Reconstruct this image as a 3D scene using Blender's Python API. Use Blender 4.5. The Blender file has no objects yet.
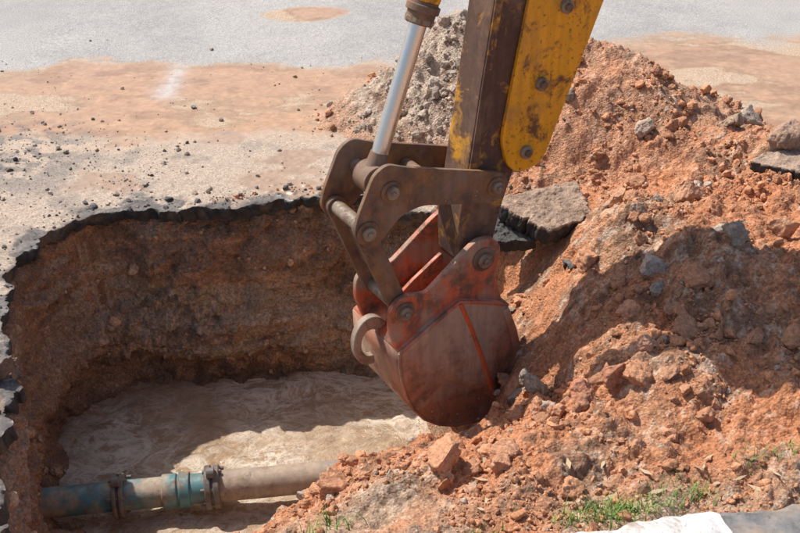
import bpy, math, random
import numpy as np
from mathutils import Vector, Matrix
random.seed(4); rng=np.random.default_rng(7)
scene=bpy.context.scene
# ------------------------------------------------------------ numpy noise
def _h(ix,iy,iz,seed):
    with np.errstate(over='ignore'):
        h=(ix.astype(np.int64)*374761393+iy.astype(np.int64)*668265263+iz.astype(np.int64)*2147483647+seed*1274126177)&0xffffffff
        h=((h^(h>>13))*1274126177)&0xffffffff
        h=((h^(h>>16))*2246822519)&0xffffffff
        h=h^(h>>15)
    return (h&0xffffff)/float(0xffffff)*2-1
def vn2(x,y,seed=0,lin=False):
    fx=np.floor(x);fy=np.floor(y);u=x-fx;v=y-fy
    if not lin:
        u=u*u*u*(u*(u*6-15)+10);v=v*v*v*(v*(v*6-15)+10)
    z=np.zeros_like(fx)
    a=_h(fx,fy,z,seed);b=_h(fx+1,fy,z,seed);c=_h(fx,fy+1,z,seed);d=_h(fx+1,fy+1,z,seed)
    return (a*(1-u)+b*u)*(1-v)+(c*(1-u)+d*u)*v
def vn3(x,y,zz,seed=0):
    fx=np.floor(x);fy=np.floor(y);fz=np.floor(zz);u=x-fx;v=y-fy;w=zz-fz
    u=u*u*(3-2*u);v=v*v*(3-2*v);w=w*w*(3-2*w)
    def L(k):
        a=_h(fx,fy,fz+k,seed);b=_h(fx+1,fy,fz+k,seed);c=_h(fx,fy+1,fz+k,seed);d=_h(fx+1,fy+1,fz+k,seed)
        return (a*(1-u)+b*u)*(1-v)+(c*(1-u)+d*u)*v
    return L(0)*(1-w)+L(1)*w
def fbm(x,y,s=1.,o=4,seed=0,g=.5):
    r=0;a=1;t=0;ca,sa=math.cos(.6),math.sin(.6);x=x*s;y=y*s
    for i in range(o):
        r=r+a*vn2(x+17.3*i,y-9.1*i,seed+i);t+=a;a*=g;x,y=(x*ca-y*sa)*2.03,(x*sa+y*ca)*2.03
    return r/t
def fbm3(x,y,z,s=1.,o=4,seed=0,g=.5):
    r=0;a=1;t=0;x=x*s;y=y*s;z=z*s
    for i in range(o):
        r=r+a*vn3(x+17.3*i,y-9.1*i,z+3.7*i,seed+i);t+=a;a*=g;x,y,z=(x*.8-y*.6)*2.05,(x*.6+y*.8)*2.05,z*2.05
    return r/t
def clods(x,y,cell,seed,fill=.8):
    """angular crumb bumps; returns height in metres"""
    X=x/cell;Y=y/cell;fx=np.floor(X);fy=np.floor(Y);best=np.zeros_like(X);z=np.zeros_like(fx)
    for i in (-1,0,1):
        for j in (-1,0,1):
            cx=fx+i;cy=fy+j
            a=_h(cx,cy,z,seed)*.5;b=_h(cx,cy,z,seed+1)*.5;r=.28+.30*(_h(cx,cy,z,seed+2)*.5+.5);on=_h(cx,cy,z,seed+3)*.5+.5<fill
            an=a*6+b*3;dx=X-(cx+.5+a);dy=Y-(cy+.5+b);ca=np.cos(an);sa=np.sin(an);u=np.abs(dx*ca+dy*sa);v=np.abs(-dx*sa+dy*ca)
            d=np.maximum(np.maximum(u,v*1.2),(u+v)*.78)/r
            h=r*np.clip((1-d)*2.2,0,.85+.25*(a*dx*4+b*dy*4))*on;best=np.maximum(best,h)
    return best*cell
def cellv(x,y,cell,seed):
    X=x/cell;Y=y/cell;fx=np.floor(X);fy=np.floor(Y);z=np.zeros_like(fx);bd=np.full_like(X,9.);bv=np.zeros_like(X)
    for i in (-1,0,1):
        for j in (-1,0,1):
            cx=fx+i;cy=fy+j;d=(X-(cx+.5+.45*_h(cx,cy,z,seed)))**2+(Y-(cy+.5+.45*_h(cx,cy,z,seed+1)))**2
            k=d<bd;bd=np.where(k,d,bd);bv=np.where(k,_h(cx,cy,z,seed+2),bv)
    return bv
def ss(x,a,b):
    t=np.clip((x-a)/(b-a),0,1);return t*t*(3-2*t)
def mixc(c,d,m): return c*(1-m[...,None])+np.array(d)*m[...,None]
# ------------------------------------------------------------ mesh helper
def np_mesh(name,verts,quads,mat,col=None,wet=None,smooth=True,n=4):
    me=bpy.data.meshes.new(name);verts=np.asarray(verts,dtype=np.float32);quads=np.asarray(quads,dtype=np.int32)
    me.vertices.add(len(verts));me.vertices.foreach_set('co',verts.ravel())
    me.loops.add(quads.size);me.loops.foreach_set('vertex_index',quads.ravel())
    me.polygons.add(len(quads));me.polygons.foreach_set('loop_start',np.arange(0,quads.size,n,dtype=np.int32))
    me.polygons.foreach_set('loop_total',np.full(len(quads),n,dtype=np.int32))
    me.polygons.foreach_set('use_smooth',np.full(len(quads),smooth,dtype=bool))
    me.update(calc_edges=True);me.validate()
    if col is not None:
        at=me.attributes.new('col','FLOAT_COLOR','POINT')
        c=np.ones((len(verts),4),dtype=np.float32);c[:,:3]=col;at.data.foreach_set('color',c.ravel())
    if wet is not None:
        at=me.attributes.new('wet','FLOAT','POINT');at.data.foreach_set('value',np.asarray(wet,dtype=np.float32))
    ob=bpy.data.objects.new(name,me);scene.collection.objects.link(ob)
    if mat: me.materials.append(mat)
    return ob
# ------------------------------------------------------------ material helper
class M:
    def __init__(s,name):
        s.m=bpy.data.materials.new(name);s.m.use_nodes=True;s.t=s.m.node_tree;s.b=s.t.nodes['Principled BSDF']
        s.co=s.t.nodes.new('ShaderNodeTexCoord').outputs['Object']
    def L(s,a,b): s.t.links.new(a,b)
    def noise(s,scale,detail=4,rough=.55,co=None,dist=0):
        n=s.t.nodes.new('ShaderNodeTexNoise');n.inputs['Scale'].default_value=scale;n.inputs['Detail'].default_value=detail
        n.inputs['Roughness'].default_value=rough;n.inputs['Distortion'].default_value=dist;s.L(co or s.co,n.inputs['Vector']);return n.outputs['Fac']
    def ramp(s,f,st):
        n=s.t.nodes.new('ShaderNodeValToRGB');e=n.color_ramp.elements
        for i,(p,c) in enumerate(st):
            if i>=2: e.new(p)
            e[i].position=p
            e[i].color=(c,c,c,1) if isinstance(c,(int,float)) else (*c,1)
        s.L(f,n.inputs[0]);return n.outputs[0]
    def mix(s,f,a,b,mode='MIX'):
        n=s.t.nodes.new('ShaderNodeMix');n.data_type='RGBA';n.blend_type=mode
        for k,v in ((0,f),(6,a),(7,b)):
            if isinstance(v,(int,float)): n.inputs[k].default_value=v if k==0 else (v,v,v,1)
            elif isinstance(v,tuple): n.inputs[k].default_value=(*v,1)
            else: s.L(v,n.inputs[k])
        return n.outputs[2]
    def attr(s,name,o='Color'):
        n=s.t.nodes.new('ShaderNodeAttribute');n.attribute_name=name;return n.outputs[o]
    def bump(s,h,st,dist=.01):
        n=s.t.nodes.new('ShaderNodeBump');n.inputs['Strength'].default_value=st;n.inputs['Distance'].default_value=dist
        s.L(h,n.inputs['Height']);s.L(n.outputs[0],s.b.inputs['Normal'])
    def set(s,**k):
        for a,v in k.items():
            i=s.b.inputs[a.replace('_',' ')]
            if isinstance(v,(int,float)): i.default_value=v
            elif isinstance(v,tuple): i.default_value=(*v,1)
            else: s.L(v,i)
        return s
def soil_mat(name,bs=.6,lo=.62,hi=1.3,vs=1.,dist=.016):
    m=M(name);c=m.attr('col');w=m.attr('wet','Fac')
    f=m.noise(60,6,.75)
    c2=m.mix(1.,c,m.ramp(f,[(.36,lo),(.64,hi)]),'MULTIPLY')
    vn=m.t.nodes.new('ShaderNodeTexVoronoi');vn.inputs['Scale'].default_value=75;m.L(m.co,vn.inputs['Vector'])
    cell=m.ramp(vn.outputs['Color'],[(0,.78),(1,1.2)]);c2=m.mix(.7*vs,c2,m.mix(1.,c2,cell,'MULTIPLY'))
    v=m.ramp(vn.outputs['Distance'],[(.15,1),(.75,0)])
    h=m.mix(.6,v,m.noise(120,5,.8))
    m.set(Base_Color=c2,Roughness=m.ramp(w,[(0,.95),(1,.3)]));m.bump(h,bs,dist);return m.m
soilM=soil_mat('soil',.9,.55,1.42);wallM=soil_mat('pit_clay',1.,.55,1.45,.4,.022);rockM=soil_mat('clods',.5,.65,1.3,.3)
# ------------------------------------------------------------ terrain functions
YFx=np.array([-60,-2.6,-2.15,-2.0,-1.78,-1.5,-1.18,-.9,-.61,-.36,0,.3,.59,.8,1.07,1.5,3,60])
YFy=np.array([5.3,5.3,5.42,5.62,5.85,5.9,5.87,5.95,6.03,6.05,5.97,5.85,5.8,5.95,6.08,6.2,6.3,6.3])
XLy=np.array([-40,2.6,3.0,3.7,4.1,4.5,4.95,5.5,7])
XLx=np.array([-1.4,-1.4,-1.5,-1.72,-1.76,-1.93,-2.03,-2.06,-2.06])
yf=lambda x:np.interp(x,YFx,YFy)
xl=lambda y:np.interp(y,XLy,XLx)
RX=np.array([-3,-1.0,-.62,-.33,0,.2,.6,1.0,3]);RY=np.array([2.2,3.3,3.72,4.04,4.20,4.30,4.56,4.75,5.0])
def pit(x,y):
    wob=.09*fbm(x,y,2.2,4,51)
    wd=.08+.55*ss(x,.45,.85)
    F=ss(x-(xl(y)-.14),0,.08)*np.clip(((yf(x)+.16)-y)/wd,0,1)
    D=(y-np.interp(x,RX,RY))*.82+wob
    D2=(.62-x)+wob
    G=np.minimum(np.interp(D,[-.9,-.5,0,.12,.5],[0,.06,.29,.42,1]),np.interp(D2,[-.5,-.3,0,.12,.5],[0,.08,.27,.4,1]))
    return F*np.clip(G,0,1)
PILES=[(1.5,6.85,.62,.5,.48),(1.1,7.0,.4,.4,.27),(2.1,6.15,.6,.55,.32),(1.35,5.25,.45,.5,.26),(1.85,4.7,.7,.55,.22),(1.05,4.1,.5,.35,.08),
       (2.4,5.2,.6,.6,.20),(.45,7.75,.42,.42,.5),(.05,7.25,.42,.35,.3),(.75,7.35,.4,.4,.28),(.85,6.5,.35,.35,.20),(1.9,3.9,.6,.3,.10)]
def piles(x,y):
    wx=x+.16*fbm(x,y,2.2,4,31);wy=y+.16*fbm(x,y,2.2,4,37)
    h=0
    for cx,cy,sx,sy,a in PILES:
        r=np.sqrt(((wx-cx)/sx)**2+((wy-cy)/sy)**2);h=h+a*np.exp(-r**1.7*.85)
    return h
def T(x,y,full=False):
    F=pit(x,y);P=piles(x,y)
    near=ss(5.7-y,0,.6)*ss(x+.9,-.3,.5)
    pm=np.clip(np.maximum(np.clip((P-.03)/.15,0,1),near),0,1)
    pm=np.maximum(pm,.8*np.clip(F*3,0,1))
    zone=np.clip(.65+1.0*fbm(x,y,1.7,2,44),.15,1.2)
    wx=x+.012*vn2(x*14,y*14,71);wy=y+.012*vn2(x*14,y*14,72)
    lump=.085*fbm(x,y,2.6,3,3)+.050*fbm(x,y,6.5,4,9,.6)+.016*np.abs(fbm(x,y,11,3,15,.6))
    lump=lump+zone*(.55*clods(wx,wy,.15,600,.35)+.6*clods(wx,wy,.07,610,.5)+.6*clods(wx,wy,.036,620,.7))+.006*fbm(x,y,45,2,27)
    kerbz=ss(x,.3,.6)*ss(3.42-y,0,.2)
    z=-.085-1.36*F+P*(1-.45*F)+lump*pm*(1-.6*kerbz)+.03*near*(1-F)
    z=z+.34*np.exp(-(((x+1.8)/.2)**2+((y-4.25)/.35)**2))+.2*np.exp(-(((x+1.2)/.35)**2+((y-3.9)/.3)**2))
    z=np.where((P<.01)&(F<.001)&(near<.01),-.12,z)
    if full: return z,F,P,near,pm
    return z
def edge(x,y):
    e=np.maximum(y-yf(x),xl(y)-x)
    wx=x+.03*vn2(x*6,y*6,68);wy=y+.03*vn2(x*6,y*6,69)
    ca,sa=.83,.56;u=wx*ca-wy*sa;v=wx*sa+wy*ca
    return e+.045*fbm(x,y,2.6,2,61)+.05*vn2(u*8,v*8,63,True)+.026*vn2(v*19,u*19,66,True)+.010*vn2(u*42,v*42,67,True)
def roadz(x,y):
    e=np.clip(edge(x,y),0,9)
    return .004*fbm(x,y,1.2,3,81)+(.006*fbm(x,y,22,3,83)+.5*clods(x,y,.05,640,.35))*np.exp(-e/.6)*.8-(.020+.03*vn2(x*5,y*5,87,True))*np.exp(-e/.10)
# ------------------------------------------------------------ grids
def grow(a,b,step,k=1.25):
    r=[];p=a;s=step
    while (p<b) if b>a else (p>b):
        s*=k;p+=s*(1 if b>a else -1);r.append(p)
    return np.array(r)
xs=np.concatenate([grow(-3.0,-80,.009)[::-1],np.arange(-3.0,3.0,.009),grow(3.0,80,.009)])
ys=np.concatenate([grow(2.8,-60,.009)[::-1],np.arange(2.8,6.7,.008),np.arange(6.7,9.2,.014),np.arange(9.2,11.2,.025),grow(11.2,220,.03)])
X,Y=np.meshgrid(xs,ys);nx,ny=len(xs),len(ys)
Z,F,P,near,pm=T(X,Y,True)
dens=((np.abs(X)<3)&(Y>2.7)&(Y<11)).astype(float)
JX=X+dens*.003*vn2(X*130,Y*130,1);JY=Y+dens*.003*vn2(X*130,Y*130,2)
n1=fbm(X,Y,2.5,4,101);n2=fbm(X,Y,9,4,107);n3=fbm(X,Y,30,3,109)*dens
col=np.zeros(X.shape+(3,))+np.array([.58,.245,.115])
col=mixc(col,(.51,.31,.19),np.clip(.12+n1*1.2,0,1))
g=np.exp(-(((X-.3)/.75)**2+((Y-7.4)/.6)**2)*.9);g=np.clip(g*2+n1*.5,0,1)*ss(Y,6.3,6.8)
col=mixc(col,(.49,.385,.295),g)
up=ss(Y,5.7,6.5)*(1-g);col=mixc(col,(.46,.30,.205),np.clip(up*.7+n2*.5,0,1)*.75)
col=mixc(col,(.23,.12,.07),ss(n2+n1*.6,.16,.42)*.65)
col=mixc(col,(.60,.48,.37),ss(n3+.5*n1,.3,.55)*.5)
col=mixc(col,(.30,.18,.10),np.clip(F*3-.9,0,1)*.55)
col=mixc(col,(.46,.35,.25),near*ss(3.7-Y,0,.5)*np.clip(.5+n1,0,1))
col*= (1+.3*n3)[...,None]
wet=np.clip(F*1.2-.5,0,.7)
idx=np.arange(nx*ny).reshape(ny,nx)
q=np.stack([idx[:-1,:-1],idx[:-1,1:],idx[1:,1:],idx[1:,:-1]],-1).reshape(-1,4)
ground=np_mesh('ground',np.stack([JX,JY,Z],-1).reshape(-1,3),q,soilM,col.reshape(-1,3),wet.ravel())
# ------------------------------------------------------------ asphalt road with broken rim
cxm=.5*(X[:-1,:-1]+X[1:,1:]);cym=.5*(Y[:-1,:-1]+Y[1:,1:])
E=edge(cxm,cym);mask=(E>0)&(cym>-59)&(cym<16)&(cxm>-25)&(cxm<25)&((cxm<2.8)|(cym>5.5))
EE=edge(X,Y)
# snap rim vertices onto the fracture contour
hh=.004;gx=(edge(X+hh,Y)-edge(X-hh,Y))/(2*hh);gy=(edge(X,Y+hh)-edge(X,Y-hh))/(2*hh);gl=np.maximum(gx*gx+gy*gy,.5)
sn=dens*(np.abs(EE)<.012);mvx=np.clip(-EE*gx/gl,-.009,.009)*sn;mvy=np.clip(-EE*gy/gl,-.009,.009)*sn
SX=X+mvx;SY=Y+mvy;RZ=roadz(SX,SY)
verts_top=np.stack([SX,SY,RZ],-1).reshape(-1,3)
qt=q.reshape(ny-1,nx-1,4)[mask]
used_side=None
N=nx*ny;rows_f=[0,.12,.35,.6,.82,1.0];nr=len(rows_f)
up_=mask[1:,:]!=mask[:-1,:];j1,i1=np.nonzero(up_);fl1=mask[1:,:][j1,i1];a1=idx[j1+1,i1];b1=idx[j1+1,i1+1]
lr=mask[:,1:]!=mask[:,:-1];j2,i2=np.nonzero(lr);fl2=~mask[:,1:][j2,i2];a2=idx[j2,i2+1];b2=idx[j2+1,i2+1]
aa=np.concatenate([a1,a2]);bb=np.concatenate([b1,b2]);ff=np.concatenate([fl1,fl2])
bu,binv=np.unique(np.concatenate([aa,bb]),return_inverse=True);nb=len(bu);ia=binv[:len(aa)];ib=binv[len(aa):]
bv=verts_top[bu];ggx=gx.ravel()[bu];ggy=gy.ravel()[bu];gn=np.hypot(ggx,ggy)+1e-6;bxn=-np.where(bv[:,0]<-1.75,1.,.0);
thk=.085+.03*vn2(bv[:,0]*5,bv[:,1]*5,93,True)+.015*vn2(bv[:,0]*18,bv[:,1]*18,94)
VS=[];
ox=np.where(bv[:,0]<-1.8,-1.,0.);oy=1-np.abs(ox)*.6
for f_ in rows_f:
    z_=bv[:,2]-thk*f_;A_d=.026*fbm3(bv[:,0],bv[:,1],z_*1.3,16,3,33,.6)*(f_>0)
    ledge=.022*f_**1.5-.004*(0<f_<.5)
    VS.append(np.stack([bv[:,0]+ox*(ledge+A_d),bv[:,1]+oy*(ledge+A_d),z_+.008*fbm3(bv[:,0],bv[:,1],z_,22,2,35)*(f_>0)],-1))
VS=np.concatenate(VS)
sq=[]
for r_ in range(nr-1):
    t0=N+r_*nb;t1=N+(r_+1)*nb
    sq.append(np.where(ff[:,None],np.stack([ia+t0,ia+t1,ib+t1,ib+t0],-1),np.stack([ib+t0,ib+t1,ia+t1,ia+t0],-1)))
allq=np.concatenate([qt]+sq);V=np.concatenate([verts_top,VS])
used,inv=np.unique(allq,return_inverse=True)
m1=fbm(X,Y,.9,4,201);m2=fbm(X,Y,5,4,205);m3=fbm(X*1.,Y*2.2,1.5,5,209)
rc=np.zeros(X.shape+(3,))+np.array([.42,.40,.375])
rc=mixc(rc,(.30,.29,.28),np.clip(.4+m1+.6*m2,0,1)*.6)
mud=ss(8.45+.35*m1+.15*m2-Y,0,.3)
mudr=ss(X-.9,0,.6)*ss(9.0+.5*m1-Y+.25*(X-2),0,.4)
mud=np.maximum(mud,mudr)
pud=np.exp(-(((X+.85)/.42)**2+((Y-9.72-.1*m1)/.22)**2)**2);mud=np.maximum(mud,ss(pud,.3,.7))
gritty=ss(7.05+.35*m3+.1*m2-Y,0,.35)*ss(1.2-X,0,1)
wt=m3+.45*m1
wetb=mud*(1-gritty)*ss(wt,-.30,-.05)
wet2=gritty*ss(fbm(X,Y*1.6,1.6,4,260),.04,.18)*ss(X+2.4,0,.5)
rc=mixc(rc,(.49,.36,.25),mud)
rc=mixc(rc,(.49,.285,.155),wetb*.9)
rc=mixc(rc,(.30,.175,.10),mud*(1-gritty)*np.exp(-((wt+.18)/.07)**2)*.65)
rc=mixc(rc,(.35,.20,.11),wetb*ss(fbm(X,Y*2,3,4,270),.06,.28)*.6)
rc=mixc(rc,(.45,.36,.285),gritty*.8)
rc=mixc(rc,(.24,.205,.18),gritty*ss(m2+.5*m1,.05,.4)*.6)
rc=mixc(rc,(.38,.24,.15),wet2*.75)
stk=np.exp(-(((X+1.72+.05*m2)/.09)**2))*ss(Y,7.55,7.75)*ss(8.5-Y,0,.3);rc=mixc(rc,(.55,.49,.44),stk*.8)
dk=np.exp(-(((X+2.6)/.45)**2+((Y-6.7)/.45)**2));rc=mixc(rc,(.14,.13,.12),np.clip(dk*1.3*ss(fbm(X,Y,14,3,221),-.1,.3),0,1)*.8)
cv=cellv(X,Y,.13,75)
dk2=ss(.09+.08*cv+.14*m2-EE,0,.06)*ss(fbm(X,Y,5,3,240)+.45,-.1,.35);rc=mixc(rc,(.13,.12,.115),np.clip(dk2*.85,0,1))
rc=mixc(rc,(.06,.058,.056),ss(.022-EE,0,.022)*.7)
rc*=(1+.18*fbm(X,Y,40,3,231)*dens)[...,None]
wetR=np.clip(wetb*.95+wet2*.75,0,1)
sidec=np.zeros((len(VS),3))+np.array([.052,.049,.047]);sidec=sidec*(1+.9*fbm3(VS[:,0],VS[:,1],VS[:,2],24,3,3)[:,None])
sidec=mixc(sidec,(.20,.14,.10),ss(fbm3(VS[:,0],VS[:,1],VS[:,2],6,3,39),.12,.35)*.7)
RC=np.concatenate([rc.reshape(-1,3),sidec]);RW=np.concatenate([wetR.ravel(),np.zeros(len(VS))])
m=M('asphalt');c=m.attr('col');w=m.attr('wet','Fac')
f=m.noise(80,6,.75)
amp=m.mix(w,m.mix(1.,c,m.ramp(f,[(.36,.55),(.64,1.4)]),'MULTIPLY'),m.mix(1.,c,m.ramp(m.noise(9,6,.65),[(.3,.80),(.7,1.14)]),'MULTIPLY'))
m.set(Base_Color=amp,Roughness=m.ramp(w,[(0,.9),(.6,.4),(1,.10)]))
hb=m.mix(w,m.noise(110,6,.8),m.noise(6,2,.5));m.bump(hb,.6,.010);roadM=m.m
road=np_mesh('asphalt_road',V[used],inv.reshape(-1,4),roadM,RC[used],RW[used])
# ------------------------------------------------------------ pit wall strip joined to ground
pts=[(-1.38,2.9),(-1.5,3.1),(-1.68,3.6),(-1.78,4.05),(-1.94,4.4),(-2.06,4.9),(-2.12,5.3),(-2.07,5.62),(-1.85,5.88),(-1.5,5.96),(-1.18,5.94),(-.9,6.0),(-.6,6.09),(-.36,6.11),(0,6.04),(.3,5.92),(.6,5.88),(.82,5.93),(.95,5.98)]
pa=np.array(pts)
for _ in range(3):
    pa=np.concatenate([pa[:1],np.stack([.75*pa[:-1]+.25*pa[1:],.25*pa[:-1]+.75*pa[1:]],1).reshape(-1,2),pa[-1:]])
seg=np.r_[0,np.cumsum(np.hypot(*np.diff(pa,axis=0).T))];S=np.arange(0,seg[-1],.008)
px=np.interp(S,seg,pa[:,0]);py=np.interp(S,seg,pa[:,1])
tx=np.gradient(px);ty=np.gradient(py);k=np.ones(25)/25
tx=np.convolve(np.pad(tx,12,'edge'),k,'valid');ty=np.convolve(np.pad(ty,12,'edge'),k,'valid');l=np.hypot(tx,ty);inx,iny=ty/l,-tx/l
D=np.arange(0,1.46,.008);SS,DD=np.meshgrid(S,D)
PX=np.interp(SS,S,px);PY=np.interp(SS,S,py);IX=np.interp(SS,S,inx);IY=np.interp(SS,S,iny);PZ=-.03-DD
dw=DD+.09*fbm(SS,DD,1.8,4,5)
off=np.interp(dw,[0,.05,.10,.16,.20,.45,.60,.70,.76,.88,1.0,1.08,1.15,1.25,1.45],[-.06,-.05,-.03,.01,.0,.01,.02,.01,.08,.10,.05,.04,.06,.10,.16])
off=off+.09*fbm3(PX,PY,PZ*1.4,2.2,3,11)+.065*fbm3(PX,PY,PZ*1.8,4.5,4,13,.55)-.045*np.abs(fbm3(PX,PY,PZ*1.3,10,3,17))+.014*fbm3(PX,PY,PZ,40,3,19,.65)
for (s0,d0,rs,rd,a) in [(4.35,.38,.36,.22,.10),(3.65,.45,.25,.2,.07),(5.05,.45,.25,.2,.06),(5.35,.88,.35,.13,.06),(3.75,.95,.4,.12,.06),(4.6,.98,.33,.11,.05)]:
    r=((SS+.06*vn2(SS*4,DD*4,8)-s0)/rs)**2+((DD-d0+.05*vn2(SS*4,DD*4,9))/rd)**2;off=off+a*np.sqrt(np.clip(1-r,0,1))
rough=ss(fbm(SS,DD*1.2,2.2,3,95),-.3,.15)
chip=.022*cellv(SS+.03*vn2(SS*9,DD*9,3),DD+.03*vn2(SS*9,DD*9,4),.16,97)*rough
off=off+chip+rough*(.8*clods(SS+.02*vn2(SS*20,DD*20,3),DD,.13,650,.45)+.9*clods(SS,DD,.06,660,.5)+.7*clods(SS,DD,.028,670,.6))
WX=PX+IX*off;WY=PY+IY*off;WZ=PZ+.02*fbm3(PX,PY,PZ,6,2,23)
w1=fbm(SS,DD*1.3,2.2,4,301);w2=fbm(SS,DD*1.5,8,4,305);w3=fbm(SS,DD,35,3,307)
lay=fbm(SS*.45,DD*3.2+.25*w1,2.2,4,311)
wc=np.zeros(SS.shape+(3,))+np.array([.56,.36,.225])
wc=mixc(wc,(.64,.31,.15),np.clip(ss(.6-DD,-.1,.4)*.6+w1*1.1,0,1)*.75)
wc=mixc(wc,(.27,.16,.10),ss(w2+.5*w1,.12,.42)*.6)
wc=mixc(wc,(.30,.19,.12),ss(lay,.05,.28)*.6)
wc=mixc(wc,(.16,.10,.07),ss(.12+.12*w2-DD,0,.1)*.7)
wc=mixc(wc,(.64,.50,.36),ss(lay,-.05,-.3)*.65)
rid=1-np.abs(fbm(SS,DD*1.8,4.5,4,318))*9;wc=mixc(wc,(.15,.09,.06),np.clip(rid,0,1)*.5*rough)
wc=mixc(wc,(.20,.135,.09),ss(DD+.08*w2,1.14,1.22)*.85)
wc=mixc(wc,(.36,.18,.10),ss(3.2-SS,0,.7)*.5)
wc*=(1+.3*w3)[...,None]
wi=np.arange(SS.size).reshape(SS.shape);wq=np.stack([wi[1:,:-1],wi[1:,1:],wi[:-1,1:],wi[:-1,:-1]],-1).reshape(-1,4)
WV=np.stack([WX,WY,WZ],-1)
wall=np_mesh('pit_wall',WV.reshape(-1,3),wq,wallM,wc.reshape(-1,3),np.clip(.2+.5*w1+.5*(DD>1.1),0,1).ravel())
wall.parent=ground
# ------------------------------------------------------------ muddy water
wxs=np.arange(-2.6,1.4,.012);wys=np.arange(3.2,6.4,.012);A,B=np.meshgrid(wxs,wys)
wz=-1.262+.022*fbm(A,B,3.2,4,401)+.009*np.abs(fbm(A,B,9,3,402))+.003*fbm(A,B,25,2,403)
ii=np.arange(A.size).reshape(A.shape)
m=M('muddy_water');mp_=m.t.nodes.new('ShaderNodeMapping');mp_.inputs['Scale'].default_value=(1,1.4,1);m.L(m.co,mp_.inputs[0]);mc=mp_.outputs[0]
area=m.ramp(m.noise(1.5,3,.5),[(.38,.08),(.62,.9)])
foam=m.ramp(m.noise(3.0,8,.66,mc,.8),[(.45,0),(.52,1),(.57,.2),(.64,.6),(.70,0)]);foam2=m.ramp(m.noise(8,7,.70,mc,.6),[(.48,0),(.53,.9),(.58,0)])
base=m.mix(m.noise(2.6,5,.6),(.30,.185,.105),(.52,.37,.24))
c=m.mix(m.mix(1.,foam,area,'MULTIPLY'),base,(.78,.68,.55));c=m.mix(m.mix(1.,foam2,area,'MULTIPLY'),c,(.74,.64,.52))
m.set(Base_Color=c,Roughness=m.ramp(foam,[(0,.08),(1,.45)]),IOR=1.33);m.bump(m.noise(8,6,.7,mc,.5),.8,.05)
water=np_mesh('water',np.stack([A,B,wz],-1).reshape(-1,3),np.stack([ii[:-1,:-1],ii[:-1,1:],ii[1:,1:],ii[1:,:-1]],-1).reshape(-1,4),m.m)
# ------------------------------------------------------------ rocks (merged masses)
import bmesh
def templates(k,sub,rg=0):
    r=[]
    for s in range(k):
        bm=bmesh.new();bmesh.ops.create_icosphere(bm,subdivisions=sub,radius=1)
        v=np.array([x.co[:] for x in bm.verts]);f=np.array([[x.index for x in p.verts] for p in bm.faces]);bm.free()
        for _ in range(8):
            d=rng.normal(size=3);d/=np.linalg.norm(d);h=rng.uniform(.45,.8);t=v@d;v=v-np.outer(np.clip(t-h,0,None),d)*.95
        v=v*(1+.22*fbm3(v[:,0]+s*9,v[:,1],v[:,2],1.6,3,500+s)[:,None])
        if rg:v=v*(1+rg*fbm3(v[:,0]+s*9,v[:,1],v[:,2],4.5,3,540+s,.65)[:,None])
        r.append((v,f))
    return r
TP={1:templates(8,2),2:templates(8,4,.30),3:templates(6,5,.12),4:templates(10,3,.34)}
def rocks(name,pos,size,cols,lod=1,flat=.7,mat=rockM,sink=.25,smooth=False):
    VV=[];FF=[];CC=[];o=0
    for p,s,c in zip(pos,size,cols):
        v,f=TP[lod][rng.integers(len(TP[lod]))]
        qx=rng.normal(size=4);qx/=np.linalg.norm(qx);a,b,cc,d=qx
        R=np.array([[1-2*(cc*cc+d*d),2*(b*cc-a*d),2*(b*d+a*cc)],[2*(b*cc+a*d),1-2*(b*b+d*d),2*(cc*d-a*b)],[2*(b*d-a*cc),2*(cc*d+a*b),1-2*(b*b+cc*cc)]])
        sc=np.array([1,rng.uniform(.6,1),rng.uniform(.5,.9)])*s
        w=(v*sc)@R.T;w[:,2]*=flat
        w+=np.array([p[0],p[1],p[2]+s*flat*(.6-sink)])
        VV.append(w);FF.append(f+o);CC.append(np.tile(c,(len(v),1)));o+=len(v)
    VV=np.concatenate(VV);CC=np.concatenate(CC)
    if lod==3:
        nn=fbm3(VV[:,0],VV[:,1],VV[:,2],14,4,900);VV=VV+nn[:,None]*.03;CC=CC*(1+.3*nn[:,None])
    return np_mesh(name,VV,np.concatenate(FF),mat,CC,np.zeros(len(VV)),smooth,3)
def surf(x,y):
    t=T(x,y);r=np.where((edge(x,y)>0)&((x<2.8)|(y>5.5)),roadz(x,y),-9);return np.maximum(t,r)
def scatter(n,x0,x1,y0,y1,dfun):
    x=rng.uniform(x0,x1,n*6);y=rng.uniform(y0,y1,n*6);k=rng.uniform(0,1,n*6)<dfun(x,y);return x[k][:n],y[k][:n]
def colr(n,base,var=.25,tint=.06):
    c=np.array(base)*(1+rng.uniform(-var,var,(n,1)));return np.clip(c+rng.normal(0,tint,(n,1))*np.array([.3,.2,.15]),.02,.9)
def dp(x,y):
    z,F,P,near,pm=T(x,y,True);cl=np.clip(.35+1.3*fbm(x,y,3,3,700),0.02,1);return pm*cl*(z>-1.25)
isg=lambda x,y,t:np.exp(-(((x-.3)/.8)**2+((y-7.4)/.7)**2))>t
x,y=scatter(13000,-1.2,3.0,2.8,8.6,dp);n=len(x);s=.0045+.003*rng.pareto(2.1,n);s=np.clip(s,.004,.020)
cc=colr(n,(.55,.265,.14),.28);gr=isg(x,y,.35)|(rng.uniform(0,1,n)<.06);cc[gr]=colr(gr.sum(),(.46,.37,.29),.25)
rocks('soil_clods',np.stack([x,y,surf(x,y)],-1),s,cc,1,.85)
x,y=scatter(2600,-1.2,3.0,2.8,8.6,dp);n=len(x);s=np.clip(.011+.007*rng.pareto(2.,n),0,.04)
cc=colr(n,(.54,.255,.13),.25);gr=isg(x,y,.35)|(rng.uniform(0,1,n)<.05);cc[gr]=colr(gr.sum(),(.46,.37,.29),.25)
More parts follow.
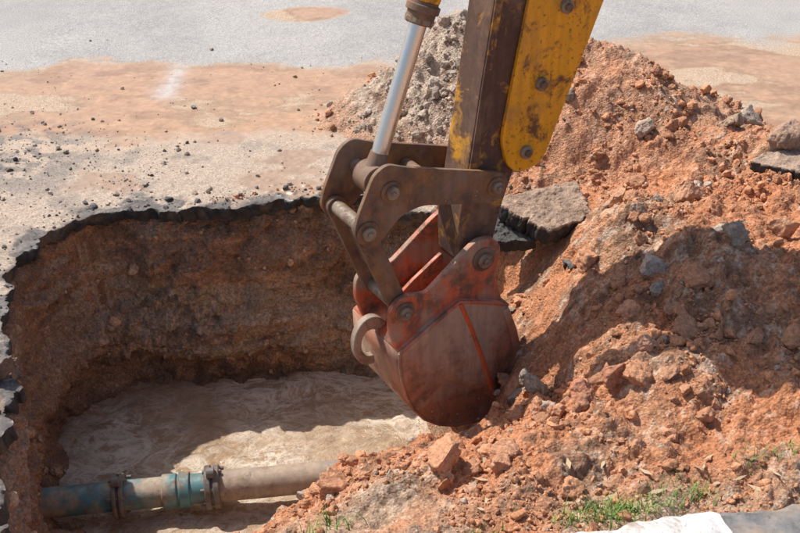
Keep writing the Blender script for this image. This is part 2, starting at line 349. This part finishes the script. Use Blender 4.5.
rocks('soil_crumbs',np.stack([x,y,surf(x,y)],-1),s,cc,4,.9,smooth=True,sink=.3)
x,y=scatter(480,-.6,2.9,3.45,8.4,dp);n=len(x);s=np.clip(.028+.019*rng.pareto(2.1,n),0,.095)
cc=colr(n,(.50,.245,.135),.25);gr=isg(x,y,.35)|(rng.uniform(0,1,n)<.08);cc[gr]=colr(gr.sum(),(.42,.34,.27),.25)
rocks('soil_lumps',np.stack([x,y,surf(x,y)],-1),s,cc,2,.9,smooth=True,sink=.35)
def dr(x,y):
    e=edge(x,y);return (e>.0)*(.03+.97*np.exp(-np.clip(e,0,9)/.5))*np.clip(.3+1.4*fbm(x,y,2.5,3,720),.05,1)+.5*np.exp(-(((x+2.6)/.5)**2+((y-6.7)/.5)**2))
x,y=scatter(4200,-3.2,1.3,5.0,9.5,dr);n=len(x);s=np.clip(.004+.003*rng.pareto(1.9,n),0,.026)
cc=colr(n,(.38,.30,.24),.3);dkm=rng.uniform(0,1,n)<.15;cc[dkm]=colr(dkm.sum(),(.10,.09,.085),.3)
rocks('gravel',np.stack([x,y,surf(x,y)],-1),s,cc,1,.8)
t=rng.uniform(0,1,380);bx=np.interp(t*seg[-1],seg,pa[:,0])+rng.normal(0,.08,380);by=np.interp(t*seg[-1],seg,pa[:,1])+rng.normal(0,.08,380)
kk=(edge(bx,by)>.015)&(by>3.6);bx,by=bx[kk],by[kk]
rocks('asphalt_crumbs',np.stack([bx,by,surf(bx,by)],-1),np.clip(.006+.006*rng.pareto(1.8,len(bx)),0,.03),colr(len(bx),(.13,.12,.115),.4),4,.7,smooth=True)
wn=rng.integers(0,SS.size,520);wv=WV.reshape(-1,3)[wn];wv=wv[(wv[:,2]>-1.24)&(wv[:,2]<-.12)]
st=rocks('wall_stones',wv,np.clip(.009+.008*rng.pareto(1.9,len(wv)),0,.05),colr(len(wv),(.50,.32,.20),.35),2,1,smooth=True);st.parent=ground
B_=[(.97,4.12,.115,(.46,.205,.12)),(.82,4.02,.085,(.50,.22,.125)),(.66,4.42,.10,(.34,.28,.22)),(1.12,4.22,.055,(.48,.26,.17)),(1.3,4.5,.05,(.50,.27,.16)),(1.2,4.05,.045,(.50,.26,.15)),(.7,4.2,.05,(.50,.26,.15)),
   (2.25,6.0,.14,(.36,.23,.16)),(2.5,5.7,.12,(.38,.27,.19)),(2.05,6.35,.10,(.38,.26,.18)),(2.55,6.1,.10,(.40,.29,.2)),(1.5,6.3,.09,(.46,.34,.26)),(.2,7.0,.07,(.48,.38,.29)),(.6,7.2,.07,(.48,.38,.29)),
   (-1.6,5.55,.05,(.3,.2,.13)),(-1.83,4.2,.09,(.20,.13,.09)),(-.55,3.9,.05,(.42,.27,.18)),(1.75,3.55,.05,(.2,.17,.15)),(1.9,3.8,.05,(.12,.1,.09)),(1.45,7.2,.1,(.46,.3,.2)),(.9,6.9,.07,(.46,.34,.25)),(1.6,5.6,.08,(.5,.27,.16)),(2.0,5.1,.09,(.5,.27,.16)),(1.2,5.5,.07,(.52,.28,.16))]
B_=np.array([(a,b,c,*d) for a,b,c,d in B_])
rocks('boulders',np.stack([B_[:,0],B_[:,1],surf(B_[:,0],B_[:,1])],-1),B_[:,2],B_[:,3:],3,.95,smooth=True,sink=.15)
# broken asphalt slabs lying on the spoil
def slab(name,c,r,rx,rz,thick,ax,topc,seed):
    n=120;rings=20;rs=np.random.default_rng(seed);an=np.linspace(0,2*np.pi,n,endpoint=False)
    K=rs.integers(4,6);base=np.full(n,9.)
    for a in np.arange(K)*2*np.pi/K+rs.uniform(-.4,.4,K):
        d=np.cos(an-a);h=rs.uniform(.55,1.0);base=np.minimum(base,np.where(d>.1,h/np.maximum(d,.1),9))
    base=np.minimum(base,1.5)*(1+.06*vn2(an*2.5,an*0+seed,seed)+.05*vn2(an*9,an*0+seed,seed)+.02*rs.normal(size=n))
    V=[];C=[]
    for k in range(rings+1):
        f=k/rings;V.append(np.stack([np.cos(an)*base*f*r,np.sin(an)*base*f*rx*r,np.zeros(n)+.0],-1));C.append(np.tile(topc,(n,1)))
    for k,(f,dz) in enumerate([(1.0,-.2),(1.03,-.5),(1.0,-.8),(.95,-1.0),(.6,-1.05),(0,-1.05)]):
        j=1+.03*rs.normal(size=n)
        V.append(np.stack([np.cos(an)*base*f*r*j,np.sin(an)*base*f*rx*r*j,np.zeros(n)+dz*thick],-1));C.append(np.tile((.055,.051,.049),(n,1)))
    V=np.concatenate(V);C=np.concatenate(C);nn=fbm3(V[:,0]+seed,V[:,1],V[:,2],22,4,seed,.65)
    top_=V[:,2]>-.001;V[:,2]+=nn*.012+.02*fbm3(V[:,0]+seed,V[:,1],V[:,2],3,2,seed+3)
    V[top_,2]+=.6*clods(V[top_,0],V[top_,1],.035,seed,.6)
    C=C*(1+.5*nn[:,None]);R=np.array(Matrix.Rotation(rz,3,'Z')@Matrix.Rotation(ax,3,'X'));V=V@R.T+np.array(c)
    L=rings+1+6;I=np.arange(L*n).reshape(L,n);Q=np.stack([I[:-1],np.roll(I,-1,1)[:-1],np.roll(I,-1,1)[1:],I[1:]],-1).reshape(-1,4)[:,::-1]
    return np_mesh(name,V,Q,rockM,C,np.zeros(len(V)))
for c,r,rx,rz,th_,ax,tc,sd_ in [((.84,5.66,.13),.32,.78,.5,.11,.22,(.36,.25,.18),3),((.60,5.60,.02),.18,.8,-.2,.10,.4,(.09,.085,.08),8),((1.02,5.35,.02),.17,.8,1.2,.08,-.3,(.12,.11,.10),12),((2.3,5.8,.36),.24,.6,2.4,.07,-.2,(.38,.27,.20),14),((1.75,3.72,.04),.10,.7,.8,.05,.2,(.13,.12,.115),21),((1.6,3.5,.03),.07,.7,.3,.04,.2,(.10,.10,.095),25)]:
    slab('asphalt_slab',c,r,rx,rz,th_,ax,tc,sd_)
# ------------------------------------------------------------ metal materials
def paint(name,base,rust,mud,rlo=.5,rhi=.6,mlo=.5,mhi=.66,rough=.5,sc=6,seed=0.):
    m=M(name);mp=m.t.nodes.new('ShaderNodeMapping');mp.inputs['Location'].default_value=(seed,seed*2,0);m.L(m.co,mp.inputs[0]);co=mp.outputs[0]
    fr=m.ramp(m.noise(sc,9,.7,co,.4),[(rlo,0),(rhi,1)]);fm=m.ramp(m.noise(sc*.55,6,.65,co,.2),[(mlo,0),(mhi,1)])
    fs=m.ramp(m.noise(sc*9,5,.7,co),[(.58,0),(.66,1)])
    st=m.t.nodes.new('ShaderNodeMapping');st.inputs['Scale'].default_value=(26,26,2.5);m.L(m.co,st.inputs[0]);stn=m.ramp(m.noise(1,4,.6,st.outputs[0]),[(.35,.70),(.65,1.12)])
    b=m.mix(m.noise(3,4,.6,co),tuple(.8*x for x in base),tuple(min(1,1.12*x) for x in base))
    r=m.mix(m.noise(30,5,.7,co),tuple(.55*x for x in rust),tuple(1.4*x for x in rust))
    c=m.mix(fr,b,r);c=m.mix(fs,c,r);c=m.mix(fm,c,m.mix(m.noise(25,5,.7,co),tuple(.75*x for x in mud),tuple(1.2*x for x in mud)))
    c=m.mix(.6,c,m.mix(1.,c,stn,'MULTIPLY'))
    m.set(Base_Color=c,Roughness=m.ramp(m.mix(.5,fr,fm),[(0,rough),(.6,.85)]),Metallic=.0);m.bump(m.mix(.5,m.mix(.5,fr,fm),m.noise(70,5,.7,co)),.45,.005);return m.m
yelM=paint('worn_yellow_paint',(.88,.39,.012),(.19,.08,.03),(.42,.22,.08),.53,.61,.52,.74,.40,5)
dipM=paint('dirty_yellow_brown',(.66,.31,.03),(.115,.06,.042),(.20,.12,.08),.37,.47,.5,.6,.5,5,3.)
brnM=paint('rusty_brown_steel',(.30,.145,.055),(.13,.08,.058),(.25,.165,.115),.38,.58,.44,.62,.52,7,5.)
redM=paint('worn_red_paint',(.60,.145,.065),(.22,.11,.07),(.42,.27,.19),.49,.59,.46,.58,.42,7,9.)
bukM=paint('muddy_bucket_steel',(.44,.20,.125),(.22,.115,.075),(.47,.32,.22),.47,.60,.44,.56,.28,4.5,12.)
strM=paint('red_scrape',(.70,.12,.03),(.36,.11,.05),(.38,.23,.14),.5,.6,.52,.7,.5,12,2.)
pinM=paint('pin_steel',(.30,.24,.18),(.18,.11,.07),(.28,.20,.14),.48,.6,.5,.65,.35,14,1.)
m=M('chrome_rod');m.set(Base_Color=(.74,.74,.74),Metallic=1.,Roughness=m.ramp(m.noise(20,4,.6),[(.3,.2),(.7,.4)]));rodM=m.m
# ------------------------------------------------------------ excavator arm frame
O=Vector((.41,4.85,.25));U=Vector((.866,.5,0));W=Vector((.5,-.866,0));ZZ=Vector((0,0,1))
P3=lambda a,b,w:O+a*U+b*ZZ+w*W
arm=bpy.data.objects.new('excavator_arm',None);scene.collection.objects.link(arm)
def finish(bm,name,mat,bev=0,smooth=False,parent=arm):
    bmesh.ops.recalc_face_normals(bm,faces=bm.faces)
    me=bpy.data.meshes.new(name);bm.to_mesh(me);bm.free();ob=bpy.data.objects.new(name,me);scene.collection.objects.link(ob)
    me.materials.append(mat);ob.parent=parent
    if bev:
        b=ob.modifiers.new('b','BEVEL');b.width=bev;b.segments=2;b.limit_method='ANGLE';b.angle_limit=math.radians(40)
    if smooth:
        for p in me.polygons:p.use_smooth=True
        try: me.set_sharp_from_angle(angle=math.radians(35))
        except Exception: pass
    return ob
def rnd(poly,r=.03,seg=4):
    out=[];n=len(poly)
    for i in range(n):
        p=Vector(poly[i]);a=Vector(poly[i-1])-p;b=Vector(poly[(i+1)%n])-p
        d=min(r,a.length*.45,b.length*.45);A=p+a.normalized()*d;B=p+b.normalized()*d
        for k in range(seg+1):
            t=k/seg;out.append(((1-t)**2*A+2*t*(1-t)*p+t*t*B)[:])
    return out
def plate(name,poly,w0,w1,mat,r=.03,bev=.005):
    bm=bmesh.new();pl=rnd(poly,r) if r else poly
    a=[bm.verts.new(P3(x,y,w0)) for x,y in pl];b=[bm.verts.new(P3(x,y,w1)) for x,y in pl];n=len(pl)
    bm.faces.new(a);bm.faces.new(b[::-1])
    for i in range(n):bm.faces.new((a[i],b[i],b[(i+1)%n],a[(i+1)%n]))
    return finish(bm,name,mat,bev,True)
def cyl(name,p0,p1,r0,mat,r1=None,seg=40,bev=.004,parent=arm):
    d=p1-p0;bm=bmesh.new();bmesh.ops.create_cone(bm,cap_ends=True,segments=seg,radius1=r0,radius2=r0 if r1 is None else r1,depth=d.length)
    bmesh.ops.transform(bm,matrix=Matrix.Translation((p0+p1)/2)@d.to_track_quat('Z','Y').to_matrix().to_4x4(),verts=bm.verts)
    return finish(bm,name,mat,bev,True,parent)
def pin(a,b,w0,w1,r,name='pin',mat=None):
    mat=mat or pinM
    cyl(name,P3(a,b,w0),P3(a,b,w1),r,mat)
    cyl(name+'_boss',P3(a,b,w1-.02),P3(a,b,w1+.012),r*1.55,brnM)
    cyl(name+'_cap',P3(a,b,w1+.01),P3(a,b,w1+.03),r*.95,mat)
    cyl(name+'_bolt',P3(a+.0,b,w1+.028),P3(a,b,w1+.042),r*.4,mat,seg=6)
    cyl(name+'_far_boss',P3(a,b,w0-.012),P3(a,b,w0+.02),r*1.55,brnM)
plate('dipper_box',[(-.085,-.07),(-.10,.15),(-.005,.84),(.06,1.30),(.24,2.6),(.34,2.85),(.62,2.9),(.95,2.7),(.85,2.1),(.53,1.22),(.29,.62),(.15,.22),(.085,-.07)],-.27,-.065,dipM,.05,.008)
SP=[(.115,.60),(.15,.46),(.22,.40),(.34,.42),(.385,.47),(.674,1.214),(.95,1.95),(.62,2.1),(.43,2.0),(.233,1.279)]
plate('dipper_side_plate',SP,-.0635,-.035,yelM,.05,.005);plate('dipper_side_plate_far',SP,-.30,-.2715,yelM,.05,.005)
plate('dipper_edge_strip',[(-.075,.30),(-.005,.84),(.06,1.30),(.2,2.3),(.235,2.3),(.10,1.30),(.035,.84),(-.035,.30)],-.0635,-.052,dipM,0,.003)
for a,b in ((.44,1.21),(.324,.85),(.257,.51),(.56,1.6),(.7,1.9)):
    cyl('plate_pin',P3(a,b,-.04),P3(a,b,-.012),.034,pinM);cyl('plate_bolt',P3(a,b,-.014),P3(a,b,.004),.02,brnM,seg=6)
BR=[(.06,1.55),(-.10,1.75),(-.12,2.15),(.0,2.45),(.3,2.6),(.4,1.9)]
plate('shadow_bracket',BR,-.06,-.03,yelM,.05,.005);plate('shadow_bracket_far',BR,-.31,-.28,yelM,.05,.005)  # plates added above the frame to broaden the arm's shadow on the spoil
BM_=[(.35,2.5),(.55,2.95),(1.2,3.25),(3.2,3.5),(3.2,3.05),(1.4,2.75),(.75,2.4),(.5,2.35)]
plate('boom_end_far',BM_,-.40,-.31,yelM,.05,.01);plate('boom_end_near',BM_,-.02,.06,yelM,.05,.01)
UL=[(.05,.465),(.12,.44),(.135,.385),(.12,.32),(.05,.295),(-.36,.385),(-.47,.36),(-.585,.245),(-.66,.24),(-.72,.31),(-.70,.40),(-.61,.60),(-.54,.64),(-.44,.60)]
plate('link_plate',UL,-.022,.005,brnM,.04,.004);plate('link_plate_far',UL,-.365,-.338,brnM,.04,.004)
def bar(name,p,q,hw,w0,w1,mat):
    p=Vector(p);q=Vector(q);d=(q-p).normalized();n=Vector((-d.y,d.x));pl=[]
    for k in range(13):
        t=math.pi*k/12-math.pi/2;pl.append((q+hw*(math.cos(t)*d+math.sin(t)*n))[:])
    for k in range(13):
        t=math.pi*k/12+math.pi/2;pl.append((p+hw*(math.cos(t)*d+math.sin(t)*n))[:])
    return plate(name,pl,w0,w1,mat,0,.004)
bar('bucket_link',(-.65,.321),(-.456,-.17),.05,-.062,-.026,brnM);bar('bucket_link_far',(-.65,.321),(-.456,-.17),.05,-.334,-.298,brnM)
plate('link_crossplate',[(-.60,.20),(-.56,.22),(-.49,.02),(-.53,.0)],-.297,-.063,brnM,0,.004)
cyl('link_tube',P3(-.25,.44,-.337),P3(-.25,.44,-.023),.035,brnM)
pin(.061,.385,-.37,.005,.032);pin(-.65,.321,-.37,.005,.036);pin(-.526,.50,-.37,.005,.034)
pin(-.456,-.17,-.37,.012,.036);pin(0,0,-.37,.012,.042)
r0=Vector((-.526,.50));rd=Vector((.225,.645)).normalized()
pr=lambda t:P3(r0.x+rd.x*t,r0.y+rd.y*t,-.17)
cyl('rod_eye',P3(r0.x,r0.y,-.23),P3(r0.x,r0.y,-.11),.075,brnM);cyl('rod_neck',pr(.03),pr(.13),.055,brnM,.043)
cyl('piston_rod',pr(.10),pr(.9),.041,rodM,seg=64,bev=0)
cyl('cylinder_gland',pr(.745),pr(.85),.066,brnM);cyl('gland_ring',pr(.80),pr(.835),.078,brnM);cyl('gland_nut',pr(.75),pr(.775),.071,pinM,seg=8)
cyl('cylinder_barrel',pr(.85),pr(1.75),.068,yelM)
EAR=[(-.49,-.40),(-.54,-.26),(-.535,-.15),(-.49,-.09),(-.42,-.085),(-.33,-.105),(-.10,.075),(-.04,.115),(.05,.11),(.105,.05),(.10,-.03),(.075,-.10),(.14,-.32),(-.15,-.26),(-.4,-.40)]
plate('bucket_ear',EAR,-.022,.014,redM,.03,.005);plate('bucket_ear_far',EAR,-.375,-.34,redM,.03,.005)
A_=(-.50,-.385);prof=[A_,(-.497,-.47),(-.485,-.56),(-.46,-.66),(-.415,-.765),(-.35,-.85),(-.26,-.92),(-.16,-.965),(-.04,-.985),(.09,-.99),(.22,-.98)]
top=[(-.50,-.385),(-.33,-.285),(-.153,-.19),(.0,-.24),(.146,-.30)]
wF,wN=-.44,.035
def sheet(name,pl,w0,w1,th,mat):
    bm=bmesh.new();a=[bm.verts.new(P3(x,y,w0)) for x,y in pl];b=[bm.verts.new(P3(x,y,w1)) for x,y in pl]
    for i in range(len(pl)-1):bm.faces.new((a[i],b[i],b[i+1],a[i+1]))
    ob=finish(bm,name,mat,0,True);s=ob.modifiers.new('s','SOLIDIFY');s.thickness=th;s.offset=0;return ob
sheet('bucket_wrapper',prof,wF,wN,.018,bukM);sheet('bucket_top',top,wF,wN,.018,redM)
plate('bucket_edge_blade',[(.12,-1.005),(.36,-.985),(.37,-.975),(.12,-.972)],wF,wN,pinM,0,.003)
for k in range(4):
    w=wF+.06+k*.118
    plate('bucket_tooth',[(.30,-1.02),(.40,-1.0),(.50,-.965),(.40,-.95),(.30,-.955)],w-.03,w+.03,pinM,.01,.004)
def sideplate(name,w,s):
    bm=bmesh.new()
    cre=[(-.153,-.19),(-.10,-.33),(-.04,-.52),(.036,-.76),(.10,-.87),(.22,-.98)]
    bul=lambda i:[0,.018,.045,.045,.02,0][i]
    def v(x,y,dw=0):return bm.verts.new(P3(x,y,w+s*dw))
    cv=[v(x,y,bul(i)) for i,(x,y) in enumerate(cre)]
    left=[v(*p) for p in top[:2]][::-1]+[v(*p) for p in prof[1:-1]]
    lp=[cv[0]]+left+[cv[-1]];c0=v(-.26,-.60,.016)
    for i in range(len(lp)-1):bm.faces.new((lp[i],lp[i+1],c0))
    for i in range(len(cv)-1):bm.faces.new((cv[i+1],cv[i],c0))
    right=[v(x,y) for x,y in [(0,-.24),(.146,-.30),(.21,-.46),(.262,-.65),(.245,-.82)]];rp=[cv[0]]+right+[cv[-1]];c1=v(.12,-.58,.014)
    for i in range(len(rp)-1):bm.faces.new((rp[i+1],rp[i],c1))
    for i in range(len(cv)-1):bm.faces.new((cv[i],cv[i+1],c1))
    ob=finish(bm,name,bukM);so=ob.modifiers.new('s','SOLIDIFY');so.thickness=.02;so.offset=0;be=ob.modifiers.new('b','BEVEL');be.width=.004;be.segments=2
sideplate('bucket_side',wN,1);sideplate('bucket_side_far',wF,-1)
def tube(name,pl,r,mat,parent=arm):
    cu=bpy.data.curves.new(name,'CURVE');cu.dimensions='3D';sp=cu.splines.new('POLY');sp.points.add(len(pl)-1)
    for i,p in enumerate(pl):sp.points[i].co=(*p,1)
    cu.bevel_depth=r;cu.bevel_resolution=3;cu.use_fill_caps=True;ob=bpy.data.objects.new(name,cu);scene.collection.objects.link(ob);cu.materials.append(mat);ob.parent=parent;return ob
tube('crease_bead',[P3(-.15,-.20,wN+.006),P3(-.10,-.33,wN+.022),P3(-.04,-.52,wN+.049),P3(.036,-.76,wN+.049)],.014,strM)
tube('wrapper_weld',[P3(x,y,wN+.008) for x,y in prof],.009,bukM)
tube('top_weld',[P3(x,y,wN+.008) for x,y in top],.010,redM)
plate('side_cutter',[(.146,-.31),(.20,-.46),(.252,-.65),(.235,-.82),(.21,-.97),(.175,-.96),(.195,-.80),(.205,-.65),(.16,-.47),(.11,-.32)],wN+.012,wN+.026,bukM,.01,.003)
plate('bucket_rib',[(-.45,-.35),(-.40,-.22),(-.30,-.14),(-.12,-.02),(-.10,-.2),(-.33,-.28)],-.20,-.175,redM,.02,.004)
bm=bmesh.new();n=26;ring=[]
for k in range(n):
    t=math.radians(35+250*k/(n-1));a0,b0=-.545,-.43;wdt=.055-.02*k/(n-1)
    for rr,ww in ((.055,-.215),(.055+wdt,-.215),(.055+wdt,-.17),(.055,-.17)):
        ring.append(bm.verts.new(P3(a0+rr*math.cos(t),b0+rr*1.45*math.sin(t),ww)))
for k in range(n-1):
    for e in range(4):bm.faces.new((ring[k*4+e],ring[k*4+(e+1)%4],ring[k*4+4+(e+1)%4],ring[k*4+4+e]))
bm.faces.new(ring[:4]);bm.faces.new(ring[-4:])
finish(bm,'lifting_hook',paint('pale_mud_steel',(.36,.27,.2),(.22,.13,.09),(.36,.27,.2),.5,.6,.5,.6,.6,9,4.),.006,True)
pos=[];sz=[];cl=[]
for _ in range(150):
    a=rng.uniform(-.46,.2);b=rng.uniform(-.95,-.35)
    if b<-.9 and a<-.2: continue
    pos.append(tuple(P3(a,b,wN+.012+(.03 if -.15<a<.08 else .006))));sz.append(np.clip(.003+.002*rng.pareto(2),0,.011));cl.append((.44,.29,.19))
for _ in range(60):
    a=rng.uniform(-.66,.1);b=.30+rng.uniform(.02,.12)
    pos.append(tuple(P3(a,b+(.08 if a<-.45 else .03),.006)));sz.append(np.clip(.002+.0015*rng.pareto(2),0,.008));cl.append((.40,.27,.18))
mb=rocks('mud_spatter',np.array(pos),np.array(sz),np.array(cl),1,1.,smooth=True,sink=.6);mb.parent=arm
# ------------------------------------------------------------ water pipe
pipe=bpy.data.objects.new('water_pipe',None);scene.collection.objects.link(pipe)
blu=paint('blue_pipe_paint',(.10,.24,.26),(.20,.15,.11),(.42,.33,.24),.50,.60,.45,.60,.4,9,6.);gry=paint('muddy_grey_pipe',(.35,.28,.22),(.22,.15,.10),(.40,.30,.22),.5,.6,.45,.6,.5,9,8.)
q0=Vector((-1.95,4.57,-1.12));q1=Vector((-.2,4.80,-1.10));qd=(q1-q0).normalized()
ql=lambda x:q0+qd*((x-q0.x)/qd.x)
def pc(n,xa,xb,r,mt,r1=None):return cyl(n,ql(xa),ql(xb),r,mt,r1,48,.006,pipe)
pc('pipe_blue',-1.95,-1.05,.083,blu);pc('pipe_grey',-1.05,-.2,.086,gry)
pc('sleeve',-1.30,-1.22,.094,blu);pc('sleeve',-1.21,-1.15,.098,blu)
dk=paint('cast_iron_flange',(.16,.15,.14),(.15,.09,.06),(.28,.21,.15),.5,.6,.5,.62,.5,12,7.)
for fx,wd in ((-1.53,.06),(-1.03,.08)):
    pc('flange',fx-wd/2,fx-.006,.122,dk);pc('flange',fx+.006,fx+wd/2,.122,dk);pc('gasket',fx-.01,fx+.01,.105,dk)
    for k in range(6):
        t=k*math.pi/3+.5;nrm=Vector((0,math.cos(t),math.sin(t)));c=ql(fx)+nrm*.106
        cyl('flange_bolt',c-qd*.05,c+qd*.05,.011,dk,seg=8,parent=pipe,bev=.002)
    c=ql(fx)+Vector((0,-.03,.125));cyl('clamp_lug',c-qd*.022,c+qd*.022,.03,dk,parent=pipe)
# ------------------------------------------------------------ kerb (white painted, half buried)
kb=bpy.data.objects.new('painted_kerb',None);scene.collection.objects.link(kb)
whM=paint('white_kerb_paint',(.70,.69,.67),(.40,.34,.28),(.42,.33,.26),.54,.64,.54,.68,.6,7,3.);gcM=paint('grey_concrete',(.22,.21,.205),(.14,.13,.13),(.34,.27,.21),.50,.62,.48,.62,.8,8,3.)
def kbox(name,x0,y0,x1,y1,wd,z0,z1,mat,amp=.008):
    bm=bmesh.new();a=Vector((x0,y0,0));b=Vector((x1,y1,0));d=(b-a).normalized();nn=Vector((d.y,-d.x,0))
    nseg=60;rows=[];mw=6
    for k in range(nseg+1):
        p=a.lerp(b,k/nseg);r=[bm.verts.new(p+Vector((0,0,z0)))]
        for i in range(mw+1):
            f=i/mw;zz=z1-.02*(1-min(1,f*4))**2+amp*float(fbm(np.array([p.x+f*.3]),np.array([p.y+f]),14,3,5)[0])*2;jt=.015*float(fbm(np.array([p.x]),np.array([p.y*0+i]),11,3,9)[0])*2*(i==0)
            r.append(bm.verts.new(p+nn*(wd*f+jt)+Vector((0,0,zz))))
        r.append(bm.verts.new(p+nn*wd+Vector((0,0,z0))));rows.append(r)
    for k in range(nseg):
        for e in range(len(rows[0])-1):bm.faces.new((rows[k][e],rows[k][e+1],rows[k+1][e+1],rows[k+1][e]))
    bm.faces.new(rows[0]);bm.faces.new(rows[-1][::-1]);finish(bm,name,mat,0,True,kb)
kbox('white_block',.3,3.03,1.20,3.22,.28,-.15,.085,whM);kbox('grey_block',1.215,3.22,3.2,3.46,.28,-.15,.07,gcM,.014)
# ------------------------------------------------------------ grass
m=M('grass');m.set(Base_Color=m.ramp(m.noise(14,2),[(.35,(.08,.20,.03)),(.6,(.18,.33,.05)),(.75,(.32,.31,.10))]),Roughness=.55);grM=m.m
VV=[];FF=[]
def tuft(x,y,n,h,sp):
    for _ in range(n):
        bx=x+rng.normal(0,sp);by=y+rng.normal(0,sp*.6);bz=float(T(np.array([bx]),np.array([by]))[0])-.01
        an=rng.uniform(0,6.28);ln=h*rng.uniform(.5,1.2);le=rng.uniform(.2,.9);w=rng.uniform(.002,.0045);dx,dy=math.cos(an),math.sin(an);o=len(VV)
        for t in (0,.4,.75,1):
            cx=bx+dx*ln*le*t*t;cy=by+dy*ln*le*t*t;cz=bz+ln*t*(1-.3*le*t);ww=w*(1-t*.93)
            VV.append((cx-dy*ww,cy+dx*ww,cz));VV.append((cx+dy*ww,cy-dx*ww,cz))
        for k in range(3):FF.append((o+2*k,o+2*k+1,o+2*k+3,o+2*k+2))
for a in [(.82,3.30,170,.08,.08),(.95,3.34,150,.07,.08),(.65,3.28,50,.06,.05),(1.2,3.42,50,.07,.05),(-.25,3.32,40,.09,.07),(-.32,3.22,20,.10,.05),(1.5,3.55,50,.06,.08),(.35,3.2,25,.06,.06),(1.75,3.6,50,.06,.08),(-.9,3.25,30,.08,.05)]:tuft(*a)
np_mesh('grass',np.array(VV),np.array(FF),grM)
VV=[];FF=[]
for _ in range(60):
    x=rng.uniform(.3,2.0);y=rng.uniform(3.3,3.7);z=float(T(np.array([x]),np.array([y]))[0])+.008;an=rng.uniform(0,6.28);l=rng.uniform(.015,.05);w=l*rng.uniform(.06,.3);o=len(VV)
    dx,dy=math.cos(an),math.sin(an)
    VV+= [(x-dx*l,y-dy*l,z),(x-dy*w,y+dx*w,z+.006),(x+dx*l,y+dy*l,z+.010),(x+dy*w,y-dx*w,z+.002)];FF.append((o,o+1,o+2,o+3))
m=M('dry_leaf');m.set(Base_Color=(.46,.34,.21),Roughness=.8);np_mesh('leaf_litter',np.array(VV),np.array(FF),m.m)
# ------------------------------------------------------------ light, sky, camera
d=Vector((.74,-.50,-1.27));el=math.atan2(1.27,math.hypot(.74,.50))
sl=bpy.data.lights.new('sun','SUN');sl.energy=5.0;sl.angle=math.radians(.5);sl.color=(1,.955,.89);so=bpy.data.objects.new('sun',sl);scene.collection.objects.link(so)
so.rotation_euler=d.to_track_quat('-Z','Y').to_euler()
wd=bpy.data.worlds.new('World');scene.world=wd;wd.use_nodes=True;nt=wd.node_tree;sk=nt.nodes.new('ShaderNodeTexSky');sk.sky_type='NISHITA';sk.sun_disc=False
sk.sun_elevation=el;sk.sun_rotation=math.atan2(-.74,.50)%(2*math.pi);sk.dust_density=2.5
bg=nt.nodes['Background'];bg.inputs[1].default_value=.135;nt.links.new(sk.outputs[0],bg.inputs[0])
cd=bpy.data.cameras.new('camera');cd.lens=50;cd.sensor_width=36;cd.clip_end=600;cam=bpy.data.objects.new('camera',cd);scene.collection.objects.link(cam)
cam.location=(0,0,3);cam.rotation_euler=(math.radians(60),0,0);scene.camera=cam
scene.view_settings.view_transform='Standard';scene.view_settings.look='None';scene.view_settings.exposure=0
